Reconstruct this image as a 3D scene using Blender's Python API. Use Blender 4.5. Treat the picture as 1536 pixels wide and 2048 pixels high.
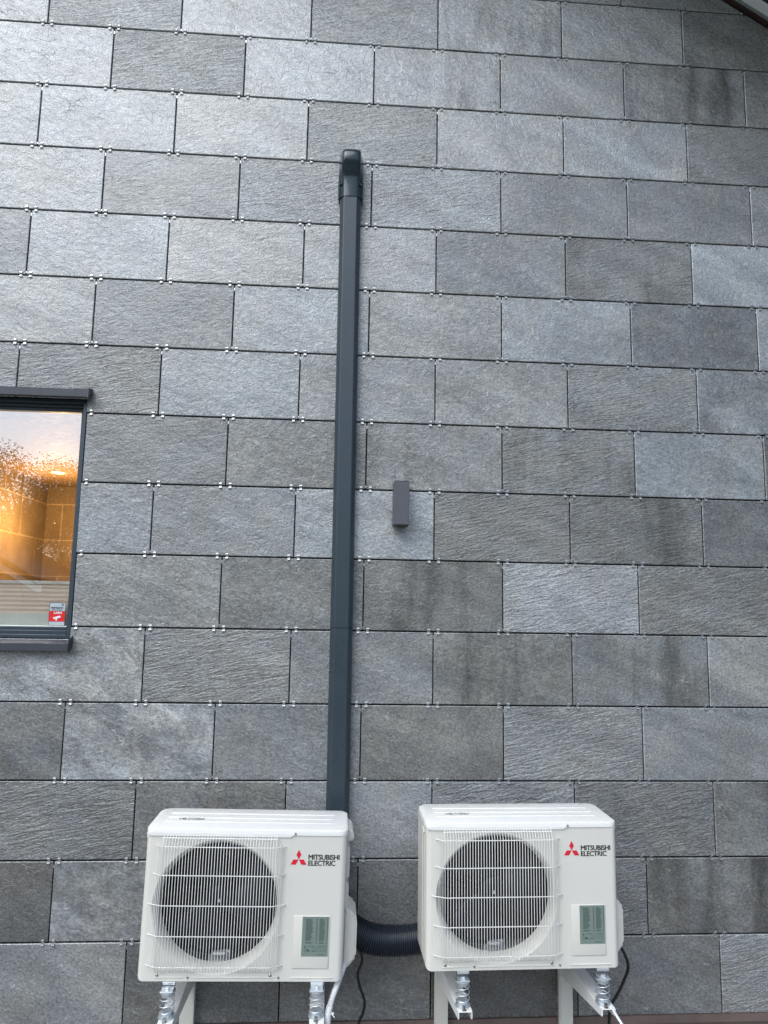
import bpy, bmesh, math, random
from mathutils import Vector, Matrix
sc = bpy.context.scene
for o in list(bpy.data.objects): bpy.data.objects.remove(o)
COL = sc.collection
R = math.radians
rnd = random.Random(7)

# ---------------------------------------------------------------- camera
cam = bpy.data.cameras.new("camera"); co = bpy.data.objects.new("camera", cam); COL.objects.link(co)
co.location = (-0.1209, -3.1086, 1.9); co.rotation_euler = (1.7015, -0.0168, -0.0675)
cam.sensor_fit = 'VERTICAL'; cam.sensor_height = 24.0; cam.lens = 1435.93 / 2048 * 24.0
cam.clip_start = 0.05; cam.clip_end = 500
sc.camera = co

# ---------------------------------------------------------------- world, sun, exposure
SUN_EL, SUN_AZ = R(48), R(215)          # azimuth measured from +Y clockwise
w = bpy.data.worlds.new("World"); sc.world = w; w.use_nodes = True
wn = w.node_tree; bg = wn.nodes["Background"]
sky = wn.nodes.new('ShaderNodeTexSky'); sky.sky_type = 'NISHITA'; sky.sun_disc = False
sky.sun_elevation = SUN_EL; sky.sun_rotation = SUN_AZ; sky.dust_density = 4.0; sky.air_density = 1.0; sky.ozone_density = 1.0
hs = wn.nodes.new('ShaderNodeHueSaturation'); hs.inputs['Saturation'].default_value = 0.8
wn.links.new(sky.outputs[0], hs.inputs['Color']); tn = wn.nodes.new('ShaderNodeMix'); tn.data_type = 'RGBA'; tn.blend_type = 'MULTIPLY'; tn.inputs[0].default_value = 1.0
tn.inputs[7].default_value = (0.865, 0.995, 1.125, 1)
wn.links.new(hs.outputs[0], tn.inputs[6]); wn.links.new(tn.outputs[2], bg.inputs['Color'])
bg.inputs['Strength'].default_value = 0.13
sl = bpy.data.lights.new("sun", 'SUN'); so = bpy.data.objects.new("sun", sl); COL.objects.link(so)
sl.energy = 1.15; sl.angle = R(60); sl.color = (0.95, 0.98, 1.0)
sd = Vector((math.sin(SUN_AZ) * math.cos(SUN_EL), math.cos(SUN_AZ) * math.cos(SUN_EL), math.sin(SUN_EL)))
so.rotation_euler = (-sd).to_track_quat('-Z', 'Y').to_euler(); so.location = sd * 40
sc.render.engine = 'CYCLES'
sc.view_settings.view_transform = 'Standard'; sc.view_settings.look = 'None'
sc.view_settings.gamma = 1.0; sc.view_settings.exposure = 0.62
sc.render.resolution_x = 768; sc.render.resolution_y = 1024

# ---------------------------------------------------------------- node helper + materials
class NT:
    def __init__(s, name):
        s.m = bpy.data.materials.new(name); s.m.use_nodes = True; s.t = s.m.node_tree
        s.b = s.t.nodes['Principled BSDF']; s.out = s.t.nodes['Material Output']
    def n(s, typ, ins=None, **kw):
        x = s.t.nodes.new(typ)
        for k, v in kw.items(): setattr(x, k, v)
        for k, v in (ins or {}).items():
            if isinstance(v, bpy.types.NodeSocket): s.t.links.new(v, x.inputs[k])
            else: x.inputs[k].default_value = v
        return x
    def math(s, op, a, b=None, c=None, clamp=False):
        ins = {0: a}
        if b is not None: ins[1] = b
        if c is not None: ins[2] = c
        return s.n('ShaderNodeMath', ins, operation=op, use_clamp=clamp).outputs[0]
    def noise(s, vec, scale, detail=4, rough=0.5, dist=0.0):
        return s.n('ShaderNodeTexNoise', {'Vector': vec, 'Scale': scale, 'Detail': detail, 'Roughness': rough, 'Distortion': dist}).outputs['Fac']
    def map(s, vec, scale=(1, 1, 1), rot=(0, 0, 0), loc=(0, 0, 0)):
        if any(rot): vec = s.n('ShaderNodeMapping', {'Vector': vec, 'Rotation': rot}).outputs[0]; rot = (0, 0, 0)
        return s.n('ShaderNodeMapping', {'Vector': vec, 'Scale': scale, 'Rotation': rot, 'Location': loc}).outputs[0]
    def ramp(s, v, a, b, lo=0.0, hi=1.0):
        return s.n('ShaderNodeMapRange', {'Value': v, 'From Min': a, 'From Max': b, 'To Min': lo, 'To Max': hi}, clamp=True).outputs[0]
    def mix(s, f, a, b, typ='MIX'):
        x = s.n('ShaderNodeMix', data_type='RGBA', blend_type=typ)
        for i, v in ((0, f), (6, a), (7, b)):
            if isinstance(v, bpy.types.NodeSocket): s.t.links.new(v, x.inputs[i])
            else: x.inputs[i].default_value = v if i == 0 or len(v) == 4 else (*v, 1)
        return x.outputs[2]
    def bump(s, h, st, d, nrm=None):
        ins = {'Height': h, 'Strength': st, 'Distance': d}
        if nrm is not None: ins['Normal'] = nrm
        return s.n('ShaderNodeBump', ins).outputs[0]
    def set(s, **kw):
        for k, v in kw.items():
            k = k.replace('_', ' ')
            if isinstance(v, bpy.types.NodeSocket): s.t.links.new(v, s.b.inputs[k])
            else: s.b.inputs[k].default_value = (*v, 1) if isinstance(v, tuple) and len(v) == 3 else v
        return s.m
    def obj(s): return s.n('ShaderNodeTexCoord').outputs['Object']

def simple(name, col, rough=0.5, metal=0.0, var=0.06, scale=12.0, bump=0.0, bscale=200.0, dirt=0.0, dirtcol=(0.1, 0.09, 0.07), **kw):
    t = NT(name); P = t.obj()
    f = t.noise(P, scale, 5, 0.6)
    c = t.mix(t.ramp(f, 0.3, 0.7), tuple(x * (1 - var) for x in col), tuple(min(1, x * (1 + var)) for x in col))
    if dirt:
        d = t.noise(P, scale * 2.3, 8, 0.7)
        c = t.mix(t.ramp(d, 0.55, 0.8, 0, dirt), c, dirtcol)
    r = t.ramp(t.noise(P, scale * 3, 4), 0.3, 0.7, max(0.02, rough * 0.85), min(1, rough * 1.15))
    t.set(Base_Color=c, Roughness=r, Metallic=metal, **kw)
    if bump: t.set(Normal=t.bump(t.noise(P, bscale, 3), 1.0, bump))
    return t.m

def slate_mat():
    t = NT('slate_porcelain'); P0 = t.obj()
    a = t.n('ShaderNodeAttribute', attribute_name='tint').outputs['Color']
    b = t.n('ShaderNodeAttribute', attribute_name='pattern').outputs['Color']
    sa = t.n('ShaderNodeSeparateColor', {0: a}); br, warm, seed = sa.outputs
    sb = t.n('ShaderNodeSeparateColor', {0: b}); rip, stain, mot = sb.outputs
    off = t.n('ShaderNodeCombineXYZ', {0: t.math('MULTIPLY', seed, 57.3), 1: t.math('MULTIPLY', seed, 13.1), 2: t.math('MULTIPLY', seed, 91.7)}).outputs[0]
    P = t.n('ShaderNodeVectorMath', {0: P0, 1: off}, operation='ADD').outputs[0]
    # wavy riven relief
    pr = t.map(P, (9, 9, 50), (0, R(10), 0))
    r1 = t.noise(pr, 1.0, 5, 0.55, 0.9)
    pr2 = t.map(P, (30, 30, 130), (0, R(14), 0))
    r2 = t.noise(pr2, 1.0, 4, 0.6, 0.6)
    rh = t.math('ADD', t.math('ADD', t.math('MULTIPLY', r1, 0.8), t.math('MULTIPLY', r2, 0.6)), t.math('MULTIPLY', t.noise(t.map(P, (70, 70, 200), (0, R(11), 0)), 1.0, 3, 0.6, 0.8), 0.22))
    # grainy split face
    pd = t.map(P, (22, 22, 33), (0, R(-28), 0))
    g1 = t.noise(pd, 1.0, 7, 0.66, 1.0)
    g2 = t.noise(P, 230, 3, 0.6)
    g3 = t.noise(t.map(P, (85, 85, 100), (0, R(-35), 0)), 1.0, 5, 0.7, 1.2)
    gh = t.math('ADD', t.math('MULTIPLY', g1, 0.62), t.math('MULTIPLY', g3, 0.20))
    big = t.noise(t.map(P, (4, 4, 7), (0, R(-25), 0)), 1.0, 4, 0.5, 0.8)
    gh = t.math('ADD', gh, t.math('MULTIPLY', big, 0.55))
    h = t.n('ShaderNodeMix', {0: rip, 2: gh, 3: rh}, data_type='FLOAT').outputs[0]
    # short cracks and pale squiggles
    def lines(sc_, wd, mlo, mhi, lo, rot):
        q = t.map(P, (sc_, sc_, sc_ * 1.6), (0, R(rot), 0), lo)
        n1 = t.noise(q, 1.0, 3, 0.45, 0.4)
        l = t.ramp(t.math('ABSOLUTE', t.math('SUBTRACT', n1, 0.5)), 0.0, wd, 1, 0)
        m = t.ramp(t.noise(t.map(q, loc=(5, 3, 8)), 1.4, 2, 0.5), mlo, mhi)
        return t.math('MULTIPLY', l, m)
    crack = lines(4.0, 0.0045, 0.55, 0.60, (3, 1, 9), -20)
    sq = lines(7.0, 0.0065, 0.53, 0.62, (33, 11, 2), -38)
    notrip = t.math('SUBTRACT', 1.0, t.math('MULTIPLY', rip, 0.8))
    crack = t.math('MULTIPLY', crack, notrip); sq = t.math('MULTIPLY', sq, notrip)
    h = t.math('SUBTRACT', h, t.math('MULTIPLY', crack, 0.10))
    h = t.math('ADD', h, t.math('MULTIPLY', sq, 0.10))
    # colour
    lo = t.noise(t.map(P, (3, 3, 5), (0, R(-30), 0)), 1.0, 5, 0.6, 0.5)
    fine = t.noise(t.map(P, (90, 90, 125), (0, R(-22), 0)), 1.0, 6, 0.75)
    v = t.math('MULTIPLY', br, t.ramp(lo, 0.3, 0.7, 0.82, 1.20))
    v = t.math('MULTIPLY', v, t.ramp(fine, 0.34, 0.66, 0.58, 1.48))
    v = t.math('MULTIPLY', v, t.n('ShaderNodeMix', {0: rip, 2: t.ramp(g1, 0.3, 0.7, 0.9, 1.12), 3: t.ramp(r1, 0.3, 0.7, 0.86, 1.16)}, data_type='FLOAT').outputs[0])
    st = t.ramp(t.noise(t.map(P, (6.5, 6.5, 1.1)), 1.0, 5, 0.6, 0.3), 0.47, 0.68)
    st = t.math('MULTIPLY', st, stain)
    v = t.math('MULTIPLY', v, t.math('SUBTRACT', 1.0, t.math('MULTIPLY', st, 0.66)))
    dg = t.ramp(t.noise(t.map(P, (2.2, 2.2, 9), (0, R(-24), 0)), 1.0, 4, 0.6, 0.4), 0.35, 0.65, 0.80, 1.20)
    v = t.math('MULTIPLY', v, dg)
    m1 = t.noise(t.map(P, (7, 7, 10), (0, R(-35), 0)), 1.0, 8, 0.75, 0.6)
    mm = t.math('MULTIPLY', t.ramp(m1, 0.44, 0.66, -0.22, 0.5), mot)
    v = t.math('MULTIPLY', v, t.math('ADD', 1.0, mm))
    v = t.math('ADD', v, t.math('MULTIPLY', sq, 0.16))
    spk = t.math('MULTIPLY', t.ramp(t.noise(t.map(P, (22, 22, 26)), 1.0, 6, 0.7, 0.5), 0.60, 0.70), t.math('ADD', t.math('MULTIPLY', mot, 0.9), 0.12))
    v = t.math('MULTIPLY', v, t.math('SUBTRACT', 1.0, t.math('MULTIPLY', spk, 0.45)))
    v = t.math('SUBTRACT', v, t.math('MULTIPLY', crack, 0.035))
    wv = t.ramp(t.noise(P, 6, 4, 0.6), 0.35, 0.65, -0.35, 0.45)
    wf = t.math('ADD', warm, t.math('ADD', wv, t.math('MULTIPLY', st, 0.5)), clamp=True)
    tintc = t.mix(wf, (0.96, 1.005, 1.04), (1.045, 1.005, 0.915))
    cc = t.n('ShaderNodeVectorMath', {0: tintc, 'Scale': v}, operation='SCALE').outputs[0]
    rg = t.ramp(fine, 0.3, 0.7, 0.20, 0.34)
    t.set(Base_Color=cc, Roughness=rg, Specular_IOR_Level=t.ramp(br, 0.08, 0.24, 0.5, 1.0), IOR=1.64)
    t.set(Normal=t.bump(h, 1.0, 0.0082))
    return t.m

def blind_mat():
    t = NT('cream_blind'); t.t.nodes.remove(t.b)
    a = t.n('ShaderNodeBsdfDiffuse', {'Color': (0.95, 0.90, 0.80, 1)}).outputs[0]; b = t.n('ShaderNodeBsdfTranslucent', {'Color': (0.95, 0.90, 0.80, 1)}).outputs[0]
    t.t.links.new(t.n('ShaderNodeMixShader', {0: 0.3, 1: a, 2: b}).outputs[0], t.out.inputs[0]); return t.m

def leaf_mat():
    t = NT('leaf_green'); i = t.n('ShaderNodeObjectInfo').outputs['Random']
    f = t.noise(t.obj(), 1.3, 3)
    c = t.mix(t.ramp(f, 0.35, 0.65), (0.035, 0.06, 0.018), (0.11, 0.12, 0.03))
    return t.set(Base_Color=c, Roughness=0.6)

def tile_wall_mat():
    t = NT('bathroom_tile'); P = t.obj()
    sp = t.n('ShaderNodeSeparateXYZ', {0: P}).outputs
    c = t.n('ShaderNodeCombineXYZ', {0: t.math('ADD', sp[0], sp[1]), 1: sp[2]}).outputs[0]
    bk = t.n('ShaderNodeTexBrick', {'Vector': c, 'Color1': (0.30, 0.24, 0.17, 1), 'Color2': (0.17, 0.14, 0.10, 1), 'Mortar': (0.5, 0.42, 0.3, 1), 'Scale': 1.0, 'Mortar Size': 0.005, 'Brick Width': 0.6, 'Row Height': 0.3})
    n = t.noise(P, 5, 7, 0.65)
    col = t.mix(t.ramp(n, 0.3, 0.7, 0.0, 0.6), bk.outputs[0], (0.12, 0.085, 0.05))
    return t.set(Base_Color=col, Roughness=0.45)

def glass_mat(name, ior, tint=(1, 1, 1)):
    t = NT(name); t.t.nodes.remove(t.b)
    fc = t.n('ShaderNodeLayerWeight', {'Blend': 0.5}).outputs['Facing']
    fr = t.math('ADD', t.math('MULTIPLY', t.math('POWER', fc, 4.0), 0.7), ior)
    tr = t.n('ShaderNodeBsdfTransparent', {'Color': (*tint, 1)}).outputs[0]
    gl = t.n('ShaderNodeBsdfGlossy', {'Roughness': 0.0, 'Color': (1, 0.93, 0.91, 1)}).outputs[0]
    mx = t.n('ShaderNodeMixShader', {0: fr, 1: tr, 2: gl}).outputs[0]
    t.t.links.new(mx, t.out.inputs[0]); return t.m

M = dict(
 slate=slate_mat(),
 backing=simple('black_backing', (0.012, 0.012, 0.014), 0.7),
 steel=simple('clip_steel', (0.48, 0.48, 0.48), 0.40, 1.0, 0.05, 60),
 rail=simple('grey_rail', (0.10, 0.10, 0.105), 0.5, 0.6),
 duct=simple('anthracite_plastic', (0.028, 0.041, 0.053), 0.30, 0, 0.05, 6, 0.0004, 350),
 ductg=simple('glossy_anthracite_plastic', (0.020, 0.034, 0.042), 0.13, 0, 0.04, 10),
 lamp=simple('lamp_grey_paint', (0.075, 0.077, 0.088), 0.45, 0, 0.04, 20, 0.0003, 600),
 lampd=simple('lamp_dark', (0.02, 0.02, 0.024), 0.5),
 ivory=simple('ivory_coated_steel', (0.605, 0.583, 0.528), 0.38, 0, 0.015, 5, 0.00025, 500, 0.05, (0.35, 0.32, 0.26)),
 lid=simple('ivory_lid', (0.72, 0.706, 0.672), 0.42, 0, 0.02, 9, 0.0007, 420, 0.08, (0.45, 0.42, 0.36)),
 wire=simple('ivory_wire', (0.70, 0.69, 0.65), 0.35, 0, 0.02),
 dark=simple('fan_navy_black', (0.004, 0.005, 0.012), 0.45, Specular_IOR_Level=0.25),
 inner=simple('inner_black', (0.008, 0.008, 0.010), 0.6),
 galv=simple('galvanised_steel', (0.62, 0.66, 0.70), 0.38, 0.75, 0.08, 40),
 zincw=simple('zinc_plate', (0.55, 0.57, 0.58), 0.4, 0.7, 0.1, 40),
 screw=simple('screw_steel', (0.35, 0.34, 0.32), 0.3, 1.0),
 bracket=simple('white_bracket_paint', (0.74, 0.74, 0.71), 0.4, 0, 0.03, 10, 0, 100, 0.12, (0.4, 0.36, 0.28)),
 bracketg=simple('beige_upright_paint', (0.50, 0.49, 0.44), 0.45, 0, 0.04, 8),
 red=simple('logo_red', (0.62, 0.012, 0.035), 0.35), ink=simple('black_ink', (0.012, 0.012, 0.012), 0.4),
 silver=simple('label_silver_green', (0.19, 0.245, 0.215), 0.35, 0.2, 0.03), labink=simple('label_ink', (0.065, 0.085, 0.075), 0.5),
 hose=simple('black_blue_hose', (0.012, 0.020, 0.032), 0.32), black=simple('black_cable', (0.006, 0.006, 0.007), 0.4),
 whose=simple('white_hose', (0.66, 0.66, 0.66), 0.4), clear=simple('silver_hose', (0.62, 0.64, 0.68), 0.2, 0.3),
 frame=simple('anthracite_frame', (0.030, 0.045, 0.060), 0.35, 0, 0.05, 10), flash=simple('flashing_grey', (0.036, 0.038, 0.048), 0.5, 0, 0.1, 15, 0, 100, 0.25, (0.12, 0.11, 0.10)),
 rubber=simple('black_seal', (0.006, 0.006, 0.007), 0.6),
 glass=glass_mat('window_glass', 0.25), room=tile_wall_mat(),
 ceil=simple('cream_ceiling', (0.22, 0.15, 0.08), 0.7), wood=simple('orange_wood', (0.50, 0.20, 0.06), 0.4), woodl=simple('pale_wood', (0.62, 0.40, 0.18), 0.4),
 blind=blind_mat(), railw=simple('blind_rail', (0.70, 0.72, 0.66), 0.4), sillin=simple('white_inner_sill', (0.72, 0.78, 0.72), 0.4),
 stk=simple('sticker_grey', (0.42, 0.47, 0.50), 0.4), stkr=simple('sticker_red', (0.70, 0.015, 0.02), 0.35), stkw=simple('sticker_white', (0.8, 0.8, 0.8), 0.4), stkb=simple('sticker_border', (0.05, 0.06, 0.07), 0.4),
 brown=simple('brown_plinth', (0.12, 0.085, 0.075), 0.6, 0, 0.25, 6), redwood=simple('red_brown_trim', (0.035, 0.017, 0.014), 0.6, 0, 0.2, 10),
 whitep=simple('white_paint', (0.78, 0.80, 0.82), 0.5), greyp=simple('grey_soffit', (0.25, 0.28, 0.28), 0.6), roofd=simple('roof_black', (0.02, 0.02, 0.022), 0.7),
 grass=simple('grass_ground', (0.055, 0.075, 0.025), 0.9, 0, 0.3, 3), gravel=simple('grey_paving', (0.20, 0.19, 0.18), 0.8, 0, 0.2, 8, 0.004, 40),
 bark=simple('bark', (0.09, 0.07, 0.05), 0.9, 0, 0.3, 8), leaf=leaf_mat(), clad=simple('neighbour_wall_red', (0.16, 0.045, 0.03), 0.7),
)
tb = NT('spot_glow'); tb.set(Base_Color=(1, 0.8, 0.5), Emission_Color=(1, 0.82, 0.45), Emission_Strength=14.0); M['glow'] = tb.m

# ---------------------------------------------------------------- mesh builder
class MB:
    def __init__(s): s.bm = bmesh.new()
    def box(s, x0, x1, y0, y1, z0, z1, bev=0.0, seg=2):
        b = bmesh.new()
        v = [b.verts.new((x, y, z)) for x in (x0, x1) for y in (y0, y1) for z in (z0, z1)]
        for f in ((0, 1, 3, 2), (4, 6, 7, 5), (0, 4, 5, 1), (2, 3, 7, 6), (0, 2, 6, 4), (1, 5, 7, 3)): b.faces.new([v[i] for i in f])
        if bev: bmesh.ops.bevel(b, geom=b.edges[:], offset=bev, segments=seg, affect='EDGES', profile=0.5)
        s.merge(b); return s
    def merge(s, b, mat=None):
        if mat is not None: b.transform(mat)
        m = bpy.data.meshes.new('t'); b.to_mesh(m); b.free(); s.bm.from_mesh(m); bpy.data.meshes.remove(m)
    def tube(s, pts, r, n=10, caps=True):
        pts = [Vector(p) for p in pts]; rings = []
        rr = r if isinstance(r, (list, tuple)) else [r] * len(pts)
        t0 = (pts[1] - pts[0]).normalized()
        up = Vector((0, 0, 1)) if abs(t0.z) < 0.9 else Vector((1, 0, 0))
        nrm = t0.cross(up).normalized()
        for i, p in enumerate(pts):
            a = pts[max(0, i - 1)]; c = pts[min(len(pts) - 1, i + 1)]; t = (c - a).normalized()
            nrm = (nrm - t * nrm.dot(t)).normalized(); bn = t.cross(nrm)
            rings.append([s.bm.verts.new(p + (nrm * math.cos(2 * math.pi * k / n) + bn * math.sin(2 * math.pi * k / n)) * rr[i]) for k in range(n)])
        for a, c in zip(rings, rings[1:]):
            for k in range(n): s.bm.faces.new((a[k], a[(k + 1) % n], c[(k + 1) % n], c[k]))
        if caps: s.bm.faces.new(rings[0][::-1]); s.bm.faces.new(rings[-1])
        return s
    def rev(s, prof, c, axis='Z', n=32, close=False):
        rings = []
        for r, h in prof:
            ring = []
            for k in range(n):
                a = 2 * math.pi * k / n
                if axis == 'Z': p = (c[0] + r * math.cos(a), c[1] + r * math.sin(a), c[2] + h)
                else: p = (c[0] + r * math.cos(a), c[1] + h, c[2] + r * math.sin(a))
                ring.append(s.bm.verts.new(p))
            rings.append(ring)
        for a, b in zip(rings, rings[1:]):
            for k in range(n): s.bm.faces.new((a[k], a[(k + 1) % n], b[(k + 1) % n], b[k]))
        if close:
            s.bm.faces.new(rings[0]); s.bm.faces.new(rings[-1])
        return s
    def prism(s, poly, axis, a, b, bev=0.0):      # poly 2D; axis = extrusion axis
        bb = bmesh.new()
        def P(u, v, w): return {'X': (w, u, v), 'Y': (u, w, v), 'Z': (u, v, w)}[axis]
        A = [bb.verts.new(P(u, v, a)) for u, v in poly]; B = [bb.verts.new(P(u, v, b)) for u, v in poly]
        n = len(poly); bb.faces.new(A); bb.faces.new(B[::-1])
        for i in range(n): bb.faces.new((A[i], B[i], B[(i + 1) % n], A[(i + 1) % n]))
        bmesh.ops.recalc_face_normals(bb, faces=bb.faces[:])
        if bev: bmesh.ops.bevel(bb, geom=[e for e in bb.edges], offset=bev, segments=2, affect='EDGES')
        s.merge(bb); return s
    def build(s, name, mat, parent=None, smooth=None, loc=None):
        bmesh.ops.recalc_face_normals(s.bm, faces=s.bm.faces[:])
        me = bpy.data.meshes.new(name); s.bm.to_mesh(me); s.bm.free()
        if smooth:
            for p in me.polygons: p.use_smooth = True
            try: me.set_sharp_from_angle(angle=R(smooth))
            except Exception: pass
        me.materials.append(mat)
        o = bpy.data.objects.new(name, me); COL.objects.link(o)
        if parent: o.parent = parent
        return o

def empty(name, loc, label, cat, group=None, rot=(0, 0, 0)):
    o = bpy.data.objects.new(name, None); COL.objects.link(o); o.location = loc; o.rotation_euler = rot
    o.empty_display_size = 0.1; tag(o, label, cat, group); return o
def tag(o, label, cat, group=None):
    o['label'] = label; o['category'] = cat
    if group: o['group'] = group
    return o
def smoothpath(pts, n=10):
    P = [Vector(p) for p in pts]; P = [P[0] * 2 - P[1]] + P + [P[-1] * 2 - P[-2]]; out = []
    for i in range(1, len(P) - 2):
        for k in range(n):
            t = k / n; a, b, c, d = P[i - 1:i + 3]
            out.append(0.5 * ((2 * b) + (c - a) * t + (2 * a - 5 * b + 4 * c - d) * t * t + (3 * b - 3 * c + d - a) * t ** 3))
    out.append(P[-2]); return out
def text_mesh(name, body, size, mat, parent, loc, sx=1.0, bold=0.0, depth=0.0004, rot=(R(90), 0, 0), align='LEFT', space=1.0, fat=0.0):
    cu = bpy.data.curves.new(name, 'FONT'); cu.body = body; cu.size = size; cu.offset = bold; cu.extrude = depth
    cu.align_x = align; cu.space_character = space; cu.resolution_u = 4
    to = bpy.data.objects.new(name, cu); COL.objects.link(to); bpy.context.view_layer.update()
    me = bpy.data.meshes.new_from_object(to.evaluated_get(bpy.context.evaluated_depsgraph_get()))
    bpy.data.objects.remove(to)
    me.transform(Matrix.Diagonal((sx, 1, 1, 1)))
    if fat:
        b = bmesh.new()
        for k_, (ox, oy) in enumerate(((-fat, 0), (fat, 0), (0, fat * .6), (0, -fat * .6))):
            m2 = me.copy(); m2.transform(Matrix.Translation((ox, oy, 0.00001 * k_))); b.from_mesh(m2); bpy.data.meshes.remove(m2)
        b.to_mesh(me); b.free()
    me.materials.clear(); me.materials.append(mat)
    o = bpy.data.objects.new(name, me); COL.objects.link(o); o.location = loc; o.rotation_euler = rot
    if parent: o.parent = parent
    return o

# ================================================================= THE SETTING
g = MB().box(-60, 60, -70, 8, -0.3, 0.0).build('ground', M['grass']); g['kind'] = 'structure'
g = MB().box(-7, 7, -5.2, 0.0, 0.0, 0.012).build('path', M['gravel']); g['kind'] = 'structure'

# ================================================================= HOUSE
house = empty('house', (0, 0.3, 0), 'house with a gable wall clad in large grey slate-look panels held by small steel clips', 'house')
HI = Matrix.Translation((0, -0.3, 0))
def hpart(mb, name, mat, parent=None, smooth=None):
    mb.bm.transform(HI); return mb.build(name, mat, parent or house, smooth)

WX0, WX1, WZ0, WZ1 = -2.9, -1.216, 1.742, 2.772         # window opening in the cladding
SL = -0.605
def gable(x):       # top of the wall at x
    zr = 4.936 + SL * (x - 1.741); xa = -1.8; za = 4.936 + SL * (xa - 1.741)
    return zr if x > xa else za + 0.605 * (x - xa)
dz = {0: 1, 1: 1, 2: 2, 3: .5, 4: -2, 5: -4, 6: -3, 7: 0, 8: 2, 9: 3, 10: 3, 11: 0, 12: -1.5, 13: -1}
def bz(j): return 2.406 - (j - 7) * 0.307 + dz.get(j, 0) / 1000.0
def bx_(k): return (k - 5) * 0.304
# look of each panel: row -> {half-column centre: (kind, brightness, warmth)}
K = {'C': (0.12, 0.05, 0.0), 'R': (1.0, 0.0, 0.0), 'D': (0.25, 0.1, 0.1), 'S': (0.15, 1.0, 0.0), 'M': (0.1, 0.2, 1.0), 'F': (0.05, 0.15, 0.15), 'X': (0.75, 0.8, 0.0)}
LOOK = {
 -1: {-1: 'C100 .2', 1: 'R98 .1', 3: 'C98 .1', 5: 'R92 .1', 7: 'S98 .1', 9: 'C95 .2', 11: 'F75 .4'},  # rightmost panel's low brightness paints in shade under the roof edge
 0: {0: 'C100 .1', 2: 'R90 .2', 4: 'C102 .0', 6: 'S94 .2', 8: 'D88 .3', 10: 'S80 .3', 12: 'F80 .4'},
 1: {-1: 'C98 .1', 1: 'C100 .0', 3: 'D96 .6', 5: 'R88 .3', 7: 'C96 .6', 9: 'C96 .2', 11: 'R76 .3'},
 2: {0: 'C98 .5', 2: 'D78 .5', 4: 'R94 .1', 6: 'R96 .1', 8: 'D76 .5', 10: 'D72 .4', 12: 'C80 .2'},
 3: {-1: 'F82 .2', 1: 'C98 .1', 3: 'D94 .8', 5: 'D92 .5', 7: 'D72 .5', 9: 'X68 .6', 11: 'C104 .0'},
 4: {0: 'C96 .6', 2: 'D74 .4', 4: 'C92 .2', 6: 'C88 .9', 8: 'C92 .3', 10: 'F62 .4', 12: 'C90 .2'},
 5: {-1: 'R80 .3', 1: 'R74 .5', 3: 'C92 .2', 5: 'C84 .4', 7: 'C84 .9', 9: 'R70 .4', 11: 'M78 .2'},
 6: {0: 'D80 .3', 2: 'D70 .5', 4: 'F72 .9', 6: 'S80 .8', 8: 'X70 .7', 10: 'F88 .2', 12: 'S70 .8'},
 7: {1: 'C86 .1', 3: 'C82 .4', 5: 'C104 .0', 7: 'R64 .8', 9: 'X62 .7', 11: 'F58 .5'},
 8: {2: 'C86 .8', 4: 'F68 .8', 6: 'S66 1', 8: 'R92 .1', 10: 'R66 .8', 12: 'C80 .4'},
 9: {1: 'M96 .4', 3: 'R70 .6', 5: 'C80 .3', 7: 'S72 .9', 9: 'S74 .3', 11: 'C88 .5'},
 10: {0: 'F66 .6', 2: 'M96 .2', 4: 'F78 .1', 6: 'F66 .9', 8: 'R74 .4', 10: 'C84 .1', 12: 'C80 .2'},
 11: {1: 'R62 .5', 3: 'F70 .8', 5: 'C96 .0', 7: 'R74 .1', 9: 'R62 .5', 11: 'S66 .5'},
 12: {0: 'F54 .9', 2: 'M82 .2', 4: 'C70 .4', 6: 'C76 .1', 8: 'R64 .4', 10: 'S62 .6', 12: 'S58 .8'},
 13: {1: 'F84 .2', 3: 'F56 .5', 5: 'F64 .6', 7: 'S48 .8', 9: 'F66 .3', 11: 'R78 .3', 13: 'C70 .3'}}
bm = bmesh.new()
lt = bm.faces.layers.float_color.new('tint') if hasattr(bm.faces.layers, 'float_color') else None
lp = bm.faces.layers.float_color.new('pattern')
GAP = 0.0036
def panel(x0, x1, z0, z1, cut, tint, pat, cl=1, cr=1):
    """one panel (bevelled plate), front at y=0"""
    c = 0.0020; b = bmesh.new(); L1 = b.faces.layers.float_color.new('tint'); L2 = b.faces.layers.float_color.new('pattern')
    l_, r_ = x0 + c * cl, x1 - c * cr
    fr = [b.verts.new(p) for p in ((l_, 0, z0 + c), (r_, 0, z0 + c), (r_, 0, z1 - c), (l_, 0, z1 - c))]
    ed = [b.verts.new(p) for p in ((x0, c, z0), (x1, c, z0), (x1, c, z1), (x0, c, z1))]
    bk = [b.verts.new(p) for p in ((x0, .009, z0), (x1, .009, z0), (x1, .009, z1), (x0, .009, z1))]
    b.faces.new(fr)
    for i in range(4):
        j = (i + 1) % 4
        b.faces.new((fr[i], ed[i], ed[j], fr[j])); b.faces.new((ed[i], bk[i], bk[j], ed[j]))
    b.normal_update()
    if cut:     # clip by the two gable slopes
        for s_ in (1, -1):
            xa = -1.8; za = 4.936 + SL * (xa - 1.741) - 0.01
            nrm = Vector((0.605 * s_, 0, 1)).normalized()
            bmesh.ops.bisect_plane(b, geom=b.verts[:] + b.edges[:] + b.faces[:], plane_co=(xa, 0, za), plane_no=nrm, clear_outer=True)
    te = (min(0.35, tint[0] * 1.25 + 0.05), *tint[1:])
    for f in b.faces:
        front = f.normal.y < -0.99 or f.normal.y > 0.99
        f[L1] = tint if front else te; f[L2] = pat
    me = bpy.data.meshes.new('t'); b.to_mesh(me); b.free(); bm.from_mesh(me); bpy.data.meshes.remove(me)
trim_rows = range(-8, 14)
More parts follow.
